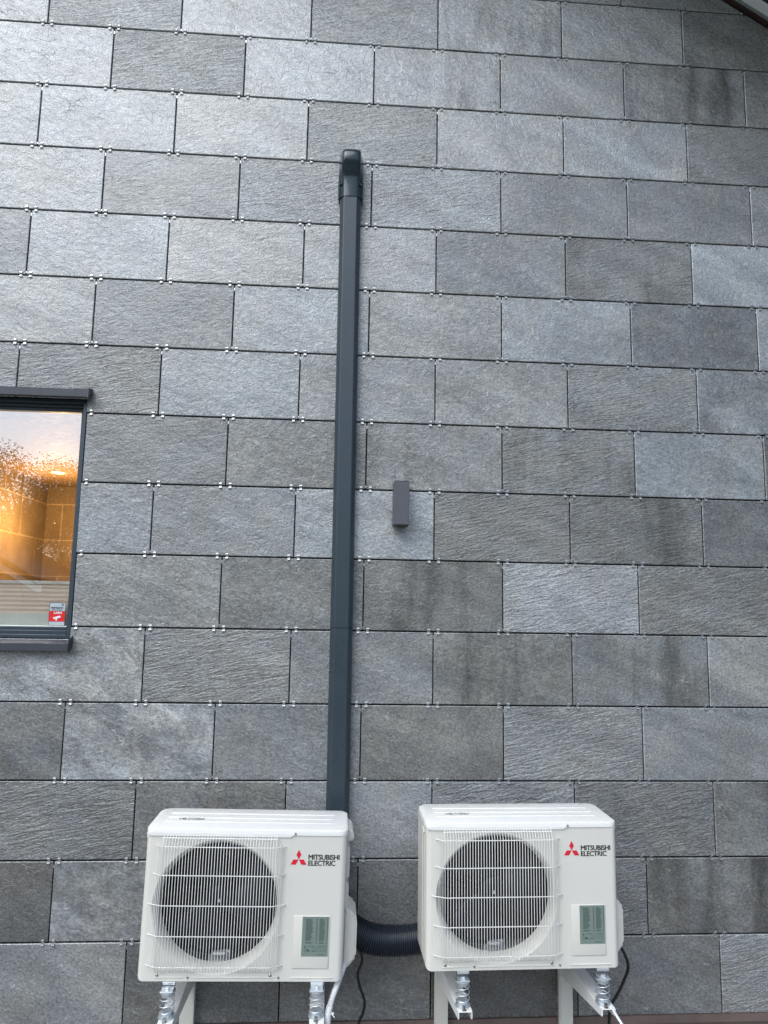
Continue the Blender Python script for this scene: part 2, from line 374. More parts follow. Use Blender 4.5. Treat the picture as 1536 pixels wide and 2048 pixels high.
for r in trim_rows:
    zt, zb = bz(r) - GAP, bz(r + 1) + GAP
    if r == 13: zb = bz(14)
    for k in range(-16, 22):
        if (k + r) % 2: continue            # centres: even rows even k, odd rows odd k
        x0, x1 = bx_(k - 1) + 0.0028, bx_(k + 1) - 0.0028
        if min(gable(x0), gable(x1)) < zb and max(gable(x0), gable(x1)) < zb: continue
        s_ = LOOK.get(r, {}).get(k)
        if s_ is None: kk = rnd.choice('CCRDFSM'); br = rnd.uniform(70, 98); wm = rnd.uniform(0, .8)
        else:
            a_, w_ = s_.split(); kk = a_[0]; br = float(a_[1:]); wm = float(w_)
        tint = ((br / 100.0) ** 1.35 * 0.236, wm * 0.8, rnd.random(), 1); pat = (*K[kk], 1)
        cut = zt > min(gable(x0), gable(x1)) - 0.05
        if x0 < WX1 and x1 > WX0 and zb < WZ1 and zt > WZ0:
            a, b_ = max(zb, WZ0), min(zt, WZ1)
            if x0 < WX0: panel(x0, WX0, zb, zt, cut, tint, pat)
            if x1 > WX1: panel(WX1, x1, zb, zt, cut, tint, pat, cl=0)
            xm0, xm1 = max(x0, WX0), min(x1, WX1)
            if zt > WZ1: panel(xm0, xm1, WZ1, zt, cut, tint, pat, cr=0 if x1 > WX1 else 1)
            if zb < WZ0: panel(xm0, xm1, zb, WZ0, cut, tint, pat, cr=0 if x1 > WX1 else 1)
        else: panel(x0, x1, zb, zt, cut, tint, pat)
bm.transform(HI)
me = bpy.data.meshes.new('cladding'); bm.to_mesh(me); bm.free(); me.materials.append(M['slate'])
clad = bpy.data.objects.new('cladding', me); COL.objects.link(clad); clad.parent = house

# black membrane and wall core behind, with the window hole
core = MB()
zt_ = lambda x: gable(x) - 0.02
def wallpiece(x0, x1, z0, z1=None):
    pts = [(x0, z0), (x1, z0)]
    if z1 is None:
        pts.append((x1, zt_(x1)))
        if x0 < -1.8 < x1: pts.append((-1.8, zt_(-1.8)))
        pts.append((x0, zt_(x0)))
    else: pts += [(x1, z1), (x0, z1)]
    core.prism(pts, 'Y', 0.030, 0.28)
xl, xr = -7.2, 4.9
wallpiece(xl, WX0, 0.02); wallpiece(WX1, xr, 0.02); wallpiece(WX0, WX1, 0.02, WZ0); wallpiece(WX0, WX1, WZ1)
hpart(core, 'wall_core', M['backing'])
hpart(MB().box(-7.2, 4.9, 0.012, 0.029, 0.0, 0.222), 'plinth', M['brown'])
hpart(MB().box(-7.2, 4.9, -0.006, 0.029, 0.226, 0.2555), 'plinth_trim', M['brown'])
rl = MB()
for j in range(-6, 14):      # continuous aluminium rail glimpsed through each horizontal joint
    z = bz(j); e = (4.936 + 0.605 * 1.741 - z) / 0.605 - 0.1; eL = -3.6 - e
    for xa_, xb_ in ((max(-7.1, eL), WX0 - .01), (WX1 + .012, min(4.8, e))) if WZ0 - .03 < z < WZ1 + .03 else ((max(-7.1, eL), min(4.8, e)),):
        if xb_ > xa_: rl.box(xa_, xb_, 0.016, 0.020, z - 0.012, z + 0.012)
o = hpart(rl, 'support_rails', M['rubber'], clad); o['kind'] = 'stuff'
# clips: one pair at every half-panel on every horizontal joint
def clip_mb(mb, x, z):
    for s_ in (1, -1):
        mb.prism([(-0.0005, s_ * 0.0034), (-0.0045, s_ * 0.0042), (-0.0058, s_ * 0.0085), (-0.0048, s_ * 0.0125), (-0.0005, s_ * 0.0140)], 'X', x - 0.0056, x + 0.0056)
    mb.box(x - 0.0056, x + 0.0056, 0.0030, 0.0045, -0.0042, 0.0042)
cands = []
for j in range(-6, 14):
    for k in range(-14, 20):
        for s_ in (-1, 1):
            x = bx_(k) + s_ * 0.0205; z = bz(j)
            if gable(x) < z + 0.04 or (WX0 - .01 < x < WX1 + 0.012 and WZ0 - .03 < z < WZ1 + .03): continue
            cands.append((x, z))
cmb = MB(); clip_mb(cmb, 0, 0); cmb0 = cmb
bmesh.ops.recalc_face_normals(cmb.bm, faces=cmb.bm.faces[:])
cme = bpy.data.meshes.new('clip'); cmb.bm.to_mesh(cme); cme.materials.append(M['steel'])
def infr(x, z): # roughly inside the frame and not behind things
    if not (-1.72 < x < 1.65 and 0.3 < z): return False
    if -0.15 < x < -0.035: return False
    if (-0.87 < x < -0.02 or 0.16 < x < 1.02) and z < 1.05: return False
    return True
vis = [c for c in cands if infr(*c)]
vis.sort(key=lambda c: (c[0] + .12) ** 2 + (c[1] - 1.9) ** 2)
near = vis[:99]; ns = set(near)
for i, (x, z) in enumerate(near):
    o = bpy.data.objects.new('clip', cme); COL.objects.link(o); o.parent = clad; o.location = (x, -0.3, z)
rest = MB()
for x, z in cands:
    if (x, z) in ns: continue
    m_ = bpy.data.meshes.new('t'); b_ = bmesh.new(); b_.from_mesh(cme); b_.transform(Matrix.Translation((x, 0, z))); b_.to_mesh(m_); b_.free(); rest.bm.from_mesh(m_); bpy.data.meshes.remove(m_)
o = hpart(rest, 'clips', M['steel'], clad); o['kind'] = 'stuff'
tb_ = MB()
for j in range(-6, 14):
    for k in range(-14, 20):
        x = bx_(k); z = bz(j)
        if gable(x) < z + 0.05 or (WX0 - .01 < x < WX1 + .01 and WZ0 - .05 < z < WZ1 + .05): continue
        if (k + j) % 2: tb_.box(x - 0.0022, x + 0.0022, 0.002, 0.006, z - 0.029, z - 0.016)
        elif rnd.random() < .45: tb_.box(x - 0.0022, x + 0.0022, 0.002, 0.006, z + 0.010, z + 0.018)
o = hpart(tb_, 'spacer_tabs', M['steel'], clad); o['kind'] = 'stuff'

# roof verge (upper right corner) -------------------------------------------------
def verge(mb, off0, off1, y0, y1):
    xa = -1.8
    for s_ in (1, -1):
        x_e = xa + s_ * 7.4
        za = 4.936 + SL * (xa - 1.741); n_ = math.sqrt(1 + 0.605 ** 2)
        mb.prism([(xa, za + off0 * n_), (x_e, za + off0 * n_ - 0.605 * 7.4), (x_e, za + off1 * n_ - 0.605 * 7.4), (xa, za + off1 * n_)], 'Y', y0, y1)
v = MB(); verge(v, 0.0, 0.012, -0.020, 0.02); hpart(v, 'verge_trim', M['redwood'])
v = MB(); verge(v, 0.008, 0.03, -0.036, -0.0205); hpart(v, 'soffit_edge', M['greyp'])
v = MB(); verge(v, 0.010, 0.03, -0.072, -0.0365); hpart(v, 'soffit_board', M['whitep'])
v = MB(); verge(v, 0.032, 0.05, -0.80, 0.3); hpart(v, 'soffit', M['roofd'])
v = MB(); verge(v, 0.00, 0.26, -0.83, -0.802); hpart(v, 'bargeboard', M['whitep'])
v = MB(); verge(v, 0.262, 0.30, -0.86, 8.0); hpart(v, 'roof', M['roofd'])

# window --------------------------------------------------------------------------
win = hpart(MB(), 'window', M['frame'])
wf = MB()
X0, X1, Z0, Z1 = WX0 + 0.004, WX1 - 0.004, WZ0 + 0.004, WZ1 - 0.004
# stepped outer frame at y .02-.09
def ring(mb, x0, x1, z0, z1, t, y0, y1, tb=None, tt=None):
    tb = tb or t; tt = tt or t
    mb.box(x0, x0 + t, y0, y1, z0, z1, 0.0015); mb.box(x1 - t, x1, y0, y1, z0, z1, 0.0015)
    mb.box(x0 + t, x1 - t, y0, y1, z0, z0 + tb, 0.0015); mb.box(x0 + t, x1 - t, y0, y1, z1 - tt, z1, 0.0015)
ring(wf, X0, X1, Z0, Z1, 0.014, 0.010, 0.10)
ring(wf, X0 + .0142, X1 - .0142, Z0 + .0142, Z1 - .0142, 0.012, 0.040, 0.10, 0.016)
ring(wf, X0 + .0264, X1 - .0264, Z0 + .0304, Z1 - .0264, 0.010, 0.058, 0.10, 0.014)
wf.bm.transform(HI); wf.build('frame', M['frame'], win)
sg = MB(); ring(sg, X0 + .0366, X1 - .0366, Z0 + .0446, Z1 - .0366, 0.0035, 0.070, 0.10); sg.bm.transform(HI); sg.build('seal', M['railw'], win)
gm = MB().box(X0 + .040, X1 - .040, 0.080, 0.084, Z0 + .048, Z1 - .040); gm.bm.transform(HI); gm.build('glass', M['glass'], win)
# dark head box of the reveal
hb = MB().box(X0 + .03, X1 - .03, 0.104, 0.28, Z1 - 0.03, Z1, 0.001); hb.bm.transform(HI); hb.build('head_reveal', M['rubber'], win)
hd = MB()
hd.prism([(0.028, 2.815), (-0.030, 2.806), (-0.046, 2.802), (-0.046, 2.768), (-0.040, 2.764), (-0.036, 2.775), (0.028, 2.783)], 'X', WX0 - 0.03, -1.2005, 0.0008)
hd.bm.transform(HI); hd.build('head_flashing', M['flash'], win)
he = MB().prism([(0.0, 2.816), (-0.049, 2.806), (-0.051, 2.762), (-0.040, 2.760), (0.0, 2.78)], 'X', -1.2000, -1.1965, 0.0006); he.bm.transform(HI); he.build('end_cap', M['frame'], win)
sl_ = MB()
sl_.prism([(0.045, 1.752), (-0.046, 1.728), (-0.050, 1.726), (-0.050, 1.696), (-0.044, 1.694), (-0.044, 1.718), (0.045, 1.742)], 'X', WX0 - 0.02, -1.2095, 0.0008)
sl_.bm.transform(HI); sl_.build('sill', M['flash'], win)
se = MB().prism([(0.0, 1.757), (-0.048, 1.742), (-0.052, 1.730), (-0.052, 1.694), (-0.040, 1.692), (0.0, 1.71)], 'X', -1.2090, -1.2040, 0.0008); se.bm.transform(HI); se.build('sill_end_cap', M['flash'], win)
# pleated blind behind the glass
bl = MB(); zz = [1.845 + i * 0.0095 for i in range(14)]
prof = []
for i, z in enumerate(zz): prof.append((0.101 + (0.0030 if i % 2 else 0.0), z))
for a, b_ in zip(prof, prof[1:]):
    vs = [bl.bm.verts.new(p) for p in ((X0, a[0], a[1]), (X1 - .02, a[0], a[1]), (X1 - .02, b_[0], b_[1]), (X0, b_[0], b_[1]))]; bl.bm.faces.new(vs)
bl.bm.transform(HI); bl.build('blind', M['blind'], win)
br_ = MB().box(X0, X1 - .02, 0.096, 0.116, 1.970, 1.985, 0.002); br_.bm.transform(HI); br_.build('blind_rail', M['railw'], win)
si = MB().box(X0, X1 - .01, 0.101, 0.30, Z0 - 0.01, 1.845, 0.002); si.bm.transform(HI); si.build('inner_sill', M['sillin'], win)
# alarm sticker on the glass
def box_part(name, mat, parent, *a, bev=0.0):
    m_ = MB().box(*a, bev); m_.bm.transform(HI); return m_.build(name, mat, parent)
sk = MB(); sk.box(-1.339, -1.2705, 0.0775, 0.0795, 1.7955, 1.893); sk.bm.transform(HI)
stb = sk.build('sticker', M['stkb'], win)
smb = MB(); smb.box(-1.337, -1.2725, 0.0768, 0.0774, 1.857, 1.891); smb.bm.transform(HI); tmp = smb.build('sticker_header', M['stk'], win)
smb = MB(); smb.box(-1.337, -1.2725, 0.0768, 0.0774, 1.813, 1.856); smb.bm.transform(HI); smb.build('sticker_panel', M['stkr'], win)
smb = MB(); smb.box(-1.337, -1.2725, 0.0768, 0.0774, 1.797, 1.812); smb.box(-1.335, -1.320, 0.0764, 0.0767, 1.799, 1.810); smb.bm.transform(HI); smb.build('sticker_footer', M['stk'], win)
text_mesh('sticker_text', 'verisure', 0.0155, M['ink'], win, (-1.333, 0.0766 - 0.3, 1.8665), 1.0, 0.0003)
text_mesh('sticker_text', 'SMART ALARMS', 0.0052, M['ink'], win, (-1.327, 0.0766 - 0.3, 1.860), 1.1, 0.0001)
text_mesh('sticker_text', 'LARM', 0.0135, M['stkw'], win, (-1.319, 0.0766 - 0.3, 1.8445), 1.0, 0.0004)
cm_ = MB()
cm_.prism([(-1.322, 1.829), (-1.292, 1.838), (-1.288, 1.830), (-1.316, 1.822)], 'Y', 0.0764, 0.0767)
cm_.prism([(-1.309, 1.825), (-1.303, 1.826), (-1.303, 1.817), (-1.310, 1.817)], 'Y', 0.0764, 0.0767)
cm_.bm.transform(HI); cm_.build('sticker_icon', M['stkw'], win)
mk = MB()
for k in range(5):
    a = 2 * math.pi * k / 5; cx, cz = -1.2835 + 0.003 * math.cos(a), 1.8835 + 0.003 * math.sin(a)
    mk.rev([(0.0014, 0), (0.0024, 0)], (cx, 0.0765, cz), 'Y', 12)
mk.bm.transform(HI); mk.build('sticker_logo', M['ink'], win)

# bathroom seen through the glass -------------------------------------------------
rm = MB()
rm.box(-2.60, -2.55, 0.28, 3.05, 0.3, 2.85); rm.box(-2.55, 1.2, 3.02, 3.07, 0.3, 2.85); rm.box(1.15, 1.2, 0.28, 3.02, 0.3, 2.85)
hpart(rm, 'bathroom_wall', M['room']); hpart(MB().box(-2.6, 1.2, 0.28, 3.07, 2.85, 2.88), 'bathroom_ceiling', M['ceil'])
hpart(MB().box(-2.55, 1.15, 0.28, 3.02, 0.28, 0.32), 'bathroom_floor', M['room'])
dr = hpart(MB().box(-2.545, -2.51, 1.05, 2.02, 0.33, 2.40, 0.003), 'inner_door', M['wood'])
m_ = MB(); m_.box(-2.548, -2.50, 2.024, 2.11, 0.33, 2.49, 0.003); m_.box(-2.548, -2.50, 0.9, 2.020, 2.405, 2.49, 0.003); m_.bm.transform(HI); m_.build('door_frame', M['woodl'], dr)
spot = empty('ceiling_spotlight', (-2.2, 2.3, 2.85), 'small round glowing ceiling spotlight inside, seen through the window glass', 'spotlight')
MB().rev([(0.055, -0.0005), (0.058, -0.006), (0.046, -0.009), (0.042, -0.004)], (0, 0, 0), 'Z', 28).build('trim_ring', M['railw'], spot, 40)
MB().rev([(0.001, -0.003), (0.0415, -0.003)], (0, 0, 0), 'Z', 28).build('bulb', M['glow'], spot)
pl = bpy.data.lights.new('spot_light', 'POINT'); pl.energy = 31; pl.color = (1.0, 0.56, 0.20); pl.shadow_soft_size = 0.008
po = bpy.data.objects.new('spot_light', pl); COL.objects.link(po); po.location = (0, 0, -0.38); po.parent = spot

# ================================================================= DUCT COVER
duct = empty('duct_cover', (-0.092, 0, 1.0), 'tall dark blue-grey plastic duct cover running up the slate wall to a rounded elbow cap', 'duct cover')
def duct_prof(s=1.0, d=0.062):
    h = 0.0475 * s; f = 0.030 * s
    return [(-h, -0.001), (-h, -0.034 * s), (-h + .0035, -0.042 * s), (-f - .002, -d + .003), (-f + .003, -d), (f - .003, -d), (f + .002, -d + .003), (h - .0035, -0.042 * s), (h, -0.034 * s), (h, -0.001)]
def lean(z): return -0.006 * (z - 1.8) / 2.1
def channel(z0, z1, name):
    b = MB(); P = duct_prof(); A = [b.bm.verts.new((u + lean(z0), v_, z0 - 1.0)) for u, v_ in P]; B = [b.bm.verts.new((u + lean(z1), v_, z1 - 1.0)) for u, v_ in P]
    for i in range(len(P) - 1): b.bm.faces.new((A[i], A[i + 1], B[i + 1], B[i]))
    b.bm.faces.new(A); b.bm.faces.new(B[::-1]); b.build(name, M['duct'], duct)
channel(0.80, 1.8065, 'channel'); channel(1.8085, 3.79, 'channel')
cp = MB()
secs = [(3.742, 1.16, 0.066, 1), (3.80, 1.16, 0.067, 1), (3.835, 1.15, 0.070, 1), (3.855, 1.13, 0.080, 1), (3.872, 1.12, 0.098, 1), (3.893, 1.11, 0.110, 1), (3.920, 1.10, 0.111, 1), (3.943, 1.07, 0.104, 1), (3.958, 1.0, 0.088, 1), (3.968, 0.86, 0.060, 1), (3.972, 0.6, 0.035, 1)]
prev = None
for z, s_, d, _ in secs:
    h = 0.0505 * s_; bw = 0.042 if z > 3.86 else (0.039 if z > 3.84 else 0.0365); bs = min(0.040, d * .6)
    P = [(-h, -0.001), (-h, -bs + .006), (-h + .005, -bs - .001), (-bw - .003, -max(bs + .012, d * .72)), (-bw + .002, -d * .93), (-bw + .010, -d), (bw - .010, -d), (bw - .002, -d * .93), (bw + .003, -max(bs + .012, d * .72)), (h - .005, -bs - .001), (h, -bs + .006), (h, -0.001)]
    if s_ < .95: P = [(u * s_ / 1.0, v_) for u, v_ in P]
    cur = [cp.bm.verts.new((u + lean(z), v_, z - 1.0)) for u, v_ in P]
    if prev:
        for i in range(len(P) - 1): cp.bm.faces.new((prev[i], prev[i + 1], cur[i + 1], cur[i]))
    prev = cur
cp.bm.faces.new(prev[::-1])
o = cp.build('elbow_cap', M['ductg'], duct, 50)
md = o.modifiers.new('sub', 'SUBSURF'); md.levels = md.render_levels = 1
for s_ in (-1, 1):
    MB().prism([(s_ * 0.040 + lean(3.8), 2.803), (s_ * 0.050 + lean(3.8), 2.797), (s_ * 0.050 + lean(3.8), 2.803), (s_ * 0.040 + lean(3.8), 2.809)], 'Y', -0.0575, -0.040).build('slot', M['rubber'], duct)

# ================================================================= WALL LAMP
wl = empty('wall_lamp', (0.1505, 0, 2.338), 'slim upright grey box wall lamp fixed on the slate wall right of the duct', 'wall lamp')
MB().box(-0.0325, 0.0325, -0.100, -0.012, -0.092, 0.092, 0.0012).build('housing', M['lamp'], wl)
MB().box(-0.0315, 0.0315, -0.099, -0.013, 0.0925, 0.0955, 0.0006).build('top_lens', M['lampd'], wl)
MB().box(-0.0315, 0.0315, -0.099, -0.013, -0.0955, -0.0925, 0.0006).build('bottom_lens', M['lampd'], wl)
MB().box(-0.029, 0.029, -0.011, -0.0005, -0.036, 0.040, 0.001).build('base_plate', M['lampd'], wl)

# ================================================================= OUTDOOR UNITS
UW, UH, UD = 0.698, 0.480, 0.249
def make_unit(name, loc, roll, label):
    u = empty(name, loc, label, 'heat pump', 'outdoor heat pump units', (0, roll, 0))
    # --- casing: plan section with rounded front corners, hole for the fan
    CX, CZ, RO = 0.2555, 0.2385, 0.2205
    b = MB(); bm_ = b.bm; rc = 0.022; N = 7
    def colz(s): return 0.0 + 0.014 * (1 - math.sqrt(max(0, 1 - s * s)))
    left = [(rc - rc * math.sin(a), rc - rc * math.cos(a), colz(math.sin(a))) for a in [R(90) * i / N for i in range(N + 1)]]   # from front towards side
    def column(pts): return [(bm_.verts.new((x, y, z)), bm_.verts.new((x, y, UH))) for x, y, z in pts]
    Lc = column(left + [(0.0, UD, 0.0)])
    Rc = column([(UW - x, y, z) for x, y, z in left] + [(UW, UD, 0.0)])
    for C_ in (Lc, Rc):
        for a, c in zip(C_, C_[1:]): bm_.faces.new((a[0], a[1], c[1], c[0]))
    bm_.faces.new((Lc[-1][0], Lc[-1][1], Rc[-1][1], Rc[-1][0]))
    n = 72; circ = [bm_.verts.new((CX + RO * math.cos(2 * math.pi * k / n), 0, CZ + RO * math.sin(2 * math.pi * k / n))) for k in range(n)]
    outer = [Lc[0][0], Rc[0][0], Rc[0][1], Lc[0][1]]
    # subdivide the outline so the fill has well-shaped faces
    edges = []
    for a, c in zip(outer, outer[1:] + outer[:1]): edges.append(bm_.edges.get((a, c)) or bm_.edges.new((a, c)))
    for k in range(n): edges.append(bm_.edges.new((circ[k], circ[(k + 1) % n])))
    bmesh.ops.triangle_fill(bm_, use_beauty=True, edges=edges)
    # bottom
    bot = [c[0] for c in Lc] + [c[0] for c in Rc][::-1]
    try: bm_.faces.new(bot)
    except Exception: pass
    # embossed lines, label panel
    for x0, x1 in ((0.058, 0.156), (0.188, 0.464), (0.52, 0.665)): b.box(x0, x1, -0.0022, 0.001, 0.0105, 0.0145, 0.001)
    body = b.build('casing', M['ivory'], u, 35)
    bell = MB(); bell.rev([(RO + .001, 0.0002), (0.2185, 0.002), (0.2135, 0.008), (0.2075, 0.018), (0.2045, 0.028), (0.2030, 0.038), (0.2030, 0.060)], (CX, 0, CZ), 'Y', 72)
    bell.build('fan_shroud', M['ivory'], u, 60)
    pm = MB().box(0.522, 0.648, -0.0030, 0.001, 0.042, 0.214, 0.0028, 3)
    pn = pm.build('access_panel', M['ivory'], u, 40)
    # rating label on the panel
    lb = MB().box(0.553, 0.6445, -0.0036, -0.0031, 0.082, 0.211).build('rating_label', M['silver'], pn)
    ink = MB(); r2 = random.Random(3)
    for i in range(27):
        z = 0.2030 - i * 0.0030
        for x0, w_ in ((0.565, 0.022), (0.601, 0.0045), (0.612, 0.017), (0.6385, 0.003)):
            if i in (24,) : continue
            ink.box(x0, x0 + w_ * r2.uniform(0.8, 1.25) * (1.0), -0.0040, -0.0037, z - 0.0009, z + 0.0007)
    for x in (0.561, 0.6025, 0.6135, 0.6395): ink.box(x, x + 0.002, -0.0040, -0.0037, 0.2065, 0.2085)
    for i in range(5): ink.box(0.590, 0.640, -0.0040, -0.0037, 0.0985 + i * 0.0040, 0.0988 + i * 0.0040)
    ink.box(0.576, 0.596, -0.0040, -0.0037, 0.1150, 0.1165); ink.box(0.612, 0.640, -0.0040, -0.0037, 0.1155, 0.1165); ink.box(0.589, 0.602, -0.0040, -0.0037, 0.0990, 0.1005)
    ink.box(0.608, 0.633, -0.0040, -0.0037, 0.0865, 0.0885)
    ink.build('label_print', M['labink'], pn)
    ic = MB(); ic.rev([(0.0001, 0), (0.0024, 0)], (0.5655, -0.0040, 0.1135), 'Y', 14); ic.box(0.5650, 0.5658, -0.0041, -0.0038, 0.0985, 0.1115)
    ic.box(0.565, 0.574, -0.0041, -0.0038, 0.0980, 0.0986); ic.prism([(0.574, 0.099), (0.582, 0.099), (0.580, 0.1035), (0.575, 0.103)], 'Y', -0.0041, -0.0038); ic.prism([(0.571, 0.101), (0.575, 0.103), (0.571, 0.108)], 'Y', -0.0041, -0.0038)
    ic.build('label_icon', M['ink'], pn)
    # --- logo: three rhombi + two lines of lettering
    lg = MB(); s3 = math.sqrt(3); a_ = 0.0288; c0 = (0.5295, 0.3985)
    # top rhombus (tall), two lower rhombi
    def rh(pts): lg.prism([(c0[0] + x * a_, c0[1] + z * a_) for x, z in pts], 'Y', -0.0012, -0.0002)
    rh([(0, 0.02), (0.30, 0.54), (0, 1.10), (-0.30, 0.54)])
    rh([(-0.035, -0.02), (-0.62, -0.02), (-0.97, -0.60), (-0.34, -0.60)])
    rh([(0.035, -0.02), (0.62, -0.02), (0.97, -0.60), (0.34, -0.60)])
    lg.build('emblem', M['red'], u)
    text_mesh('lettering', 'MITSUBISHI', 0.0235, M['ink'], u, (0.5625, -0.0006, 0.3985), 0.98, 0.0, space=0.95, fat=0.0006)
    text_mesh('lettering', 'ELECTRIC', 0.0235, M['ink'], u, (0.5625, -0.0006, 0.3785), 0.98, 0.0, space=0.95, fat=0.0006)
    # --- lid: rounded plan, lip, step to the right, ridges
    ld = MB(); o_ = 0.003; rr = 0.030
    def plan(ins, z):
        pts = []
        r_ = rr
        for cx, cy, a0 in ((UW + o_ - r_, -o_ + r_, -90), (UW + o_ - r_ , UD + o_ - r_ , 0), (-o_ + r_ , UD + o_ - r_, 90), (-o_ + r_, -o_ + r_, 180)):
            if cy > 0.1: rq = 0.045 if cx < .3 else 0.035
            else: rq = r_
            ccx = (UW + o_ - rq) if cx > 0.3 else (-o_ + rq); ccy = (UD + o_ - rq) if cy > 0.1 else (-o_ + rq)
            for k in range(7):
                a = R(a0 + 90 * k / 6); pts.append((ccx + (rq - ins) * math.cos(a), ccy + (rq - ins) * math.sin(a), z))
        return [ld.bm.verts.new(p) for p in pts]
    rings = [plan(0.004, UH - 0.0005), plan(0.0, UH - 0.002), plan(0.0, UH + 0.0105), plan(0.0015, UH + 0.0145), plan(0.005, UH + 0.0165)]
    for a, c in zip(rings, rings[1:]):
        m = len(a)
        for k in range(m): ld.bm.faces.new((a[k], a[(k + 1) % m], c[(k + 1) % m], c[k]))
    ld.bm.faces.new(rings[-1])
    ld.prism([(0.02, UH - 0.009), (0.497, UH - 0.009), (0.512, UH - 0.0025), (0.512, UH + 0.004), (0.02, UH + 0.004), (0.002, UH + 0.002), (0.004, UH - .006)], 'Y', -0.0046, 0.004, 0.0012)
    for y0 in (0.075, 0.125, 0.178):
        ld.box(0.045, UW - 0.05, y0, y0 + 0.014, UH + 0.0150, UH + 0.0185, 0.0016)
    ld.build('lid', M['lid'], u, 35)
    # outlined marking stamped into the lid
    mk_ = MB(); zt2 = UH + 0.0172
    def path2(pts, cl=False, r=0.0007):
        P = [(0.088 + x * 0.085, 0.100 + y * 0.022, zt2) for x, y in pts]
        mk_.tube(P + ([P[0]] if cl else []), r, 5)
    def oval(cx, cy, rx, ry, a0=0, a1=360): path2([(cx + rx * math.cos(R(a0 + (a1 - a0) * i / 16)), cy + ry * math.sin(R(a0 + (a1 - a0) * i / 16))) for i in range(17)])
    path2([(-0.02, 1), (0.03, 0)]); path2([(0.02, 1), (0.07, 0)])
    oval(0.22, 0.5, 0.12, 0.5, 50, 330); oval(0.22, 0.5, 0.07, 0.28, 50, 330); oval(0.38, 0.5, 0.12, 0.5, -90, 90); path2([(0.38, 0), (0.38, 1)])
    oval(0.66, 0.5, 0.13, 0.5, 40, 320); path2([(0.60, 0.5), (0.78, 0.5)]); oval(0.84, 0.5, 0.08, 0.5, 60, 300); oval(0.88, 0.3, 0.06, 0.3)
    path2([(0.94, 0), (1.0, 1)]); path2([(0.99, 0), (1.05, 1)])
    mk_.build('lid_marking', M['labink'], u)
    # --- fan guard
    gd = MB(); YF = -0.026; rw = 0.00112
    hz_ = [(0.442, 0.034, 0.484), (0.349, 0.033, 0.484), (0.251, 0.022, 0.492), (0.153, 0.028, 0.489), (0.055, 0.028, 0.489)]
    for z, xa, xb in hz_:
        gd.tube([(xa, 0.0, z - .002), (xa + .006, -0.010, z), (0.050, YF + .009, z), (0.064, YF + .0015, z), (0.075, YF, z), (0.440, YF, z), (0.450, YF + .0015, z), (0.464, YF + .009, z), (xb - .006, -0.010, z), (xb, 0.0, z - .002)], 0.0018, 8)
    gd.tube([(0.058, YF + .011, 0.468), (0.455, YF + .011, 0.468)], 0.0021, 8)
    nW = 40
    for i in range(nW):
        x = 0.064 + (0.4515 - 0.064) * i / (nW - 1)
        top = [(x, 0.0, 0.474), (x, -0.010, 0.472), (x, YF + .006, 0.462), (x, YF - .0025, 0.445)]
        if i in (0, nW - 1): bot = [(x, YF - .0025, 0.060), (x, YF + .006, 0.045), (x, -0.006, 0.032), (x, -0.003, 0.026)]
        else: bot = [(x, YF - .0025, 0.060), (x, YF + .002, 0.047), (x, -0.012, 0.035), (x, -0.002, 0.031)]
        gd.tube(top + bot, rw, 6)
    for x, y in ((0.057, -0.0215), (0.0505, -0.0185), (0.0445, -0.0145), (0.4585, -0.0215), (0.465, -0.0185), (0.471, -0.0145)):
        gd.tube([(x, y - .001, 0.450), (x, y - .001, 0.047)], rw, 6)
    gd.build('fan_guard', M['wire'], u, 60)
    # --- screws and small black slots
    for x, z, r_ in ((0.068, 0.020, 0.0048), (0.450, 0.020, 0.0048), (0.172, 0.0125, 0.0036), (0.479, 0.0125, 0.0036), (0.515, UH + 0.005, 0.0034)):
        yb = -0.0045 if z > 0.4 else -0.0002
        MB().rev([(0.0003, -0.0042), (r_ * .6, -0.0038), (r_, -0.0018), (r_, 0)], (x, yb, z), 'Y', 16).build('screw', M['screw'], u, 40)
    sm = MB()
    for x in (0.0665, 0.0745, 0.4465, 0.4545): sm.box(x - 0.0015, x + 0.0015, -0.0009, 0.0009, 0.4715, 0.4765)
    sm.build('slots', M['inner'], u)
    # --- inside: box, coil, motor stay, fan
    ib = MB()
    ib.box(0.012, 0.49, 0.200, 0.204, 0.01, UH - 0.01); ib.box(0.486, 0.490, 0.06, 0.2, 0.01, UH - .01); ib.box(0.012, 0.490, 0.06, 0.2, UH - 0.012, UH - 0.006); ib.box(0.006, 0.010, 0.06, 0.2, 0.01, UH - .01)
    ib.rev([(0.2028, 0.0602), (0.2036, 0.0606), (0.234, 0.0606)], (CX, 0, CZ), 'Y', 48)
    ib.build('coil_housing', M['inner'], u)
    bp_ = MB().box(0.012, 0.486, 0.09, 0.199, 0.008, 0.016); bp_.box(0.225, 0.30, 0.10, 0.12, 0.016, 0.055, 0.002); bp_.box(0.24, 0.285, 0.08, 0.10, 0.046, 0.056, 0.002)
    bp_.build('base_pan', M['zincw'], u)
    ms = MB().box(0.238, 0.246, 0.150, 0.158, 0.016, UH - .02); ms.box(0.272, 0.280, 0.150, 0.158, 0.016, UH - .02); ms.box(0.236, 0.282, 0.148, 0.1495, 0.065, 0.125); ms.box(0.236, 0.282, 0.148, 0.1495, 0.36, 0.375)
    ms.build('motor_stay', M['rail'], u)
    fan = MB().rev([(0.0002, 0.060), (0.030, 0.062), (0.044, 0.070), (0.047, 0.085), (0.047, 0.145)], (CX, 0, CZ), 'Y', 36).build('fan', M['dark'], u, 40)
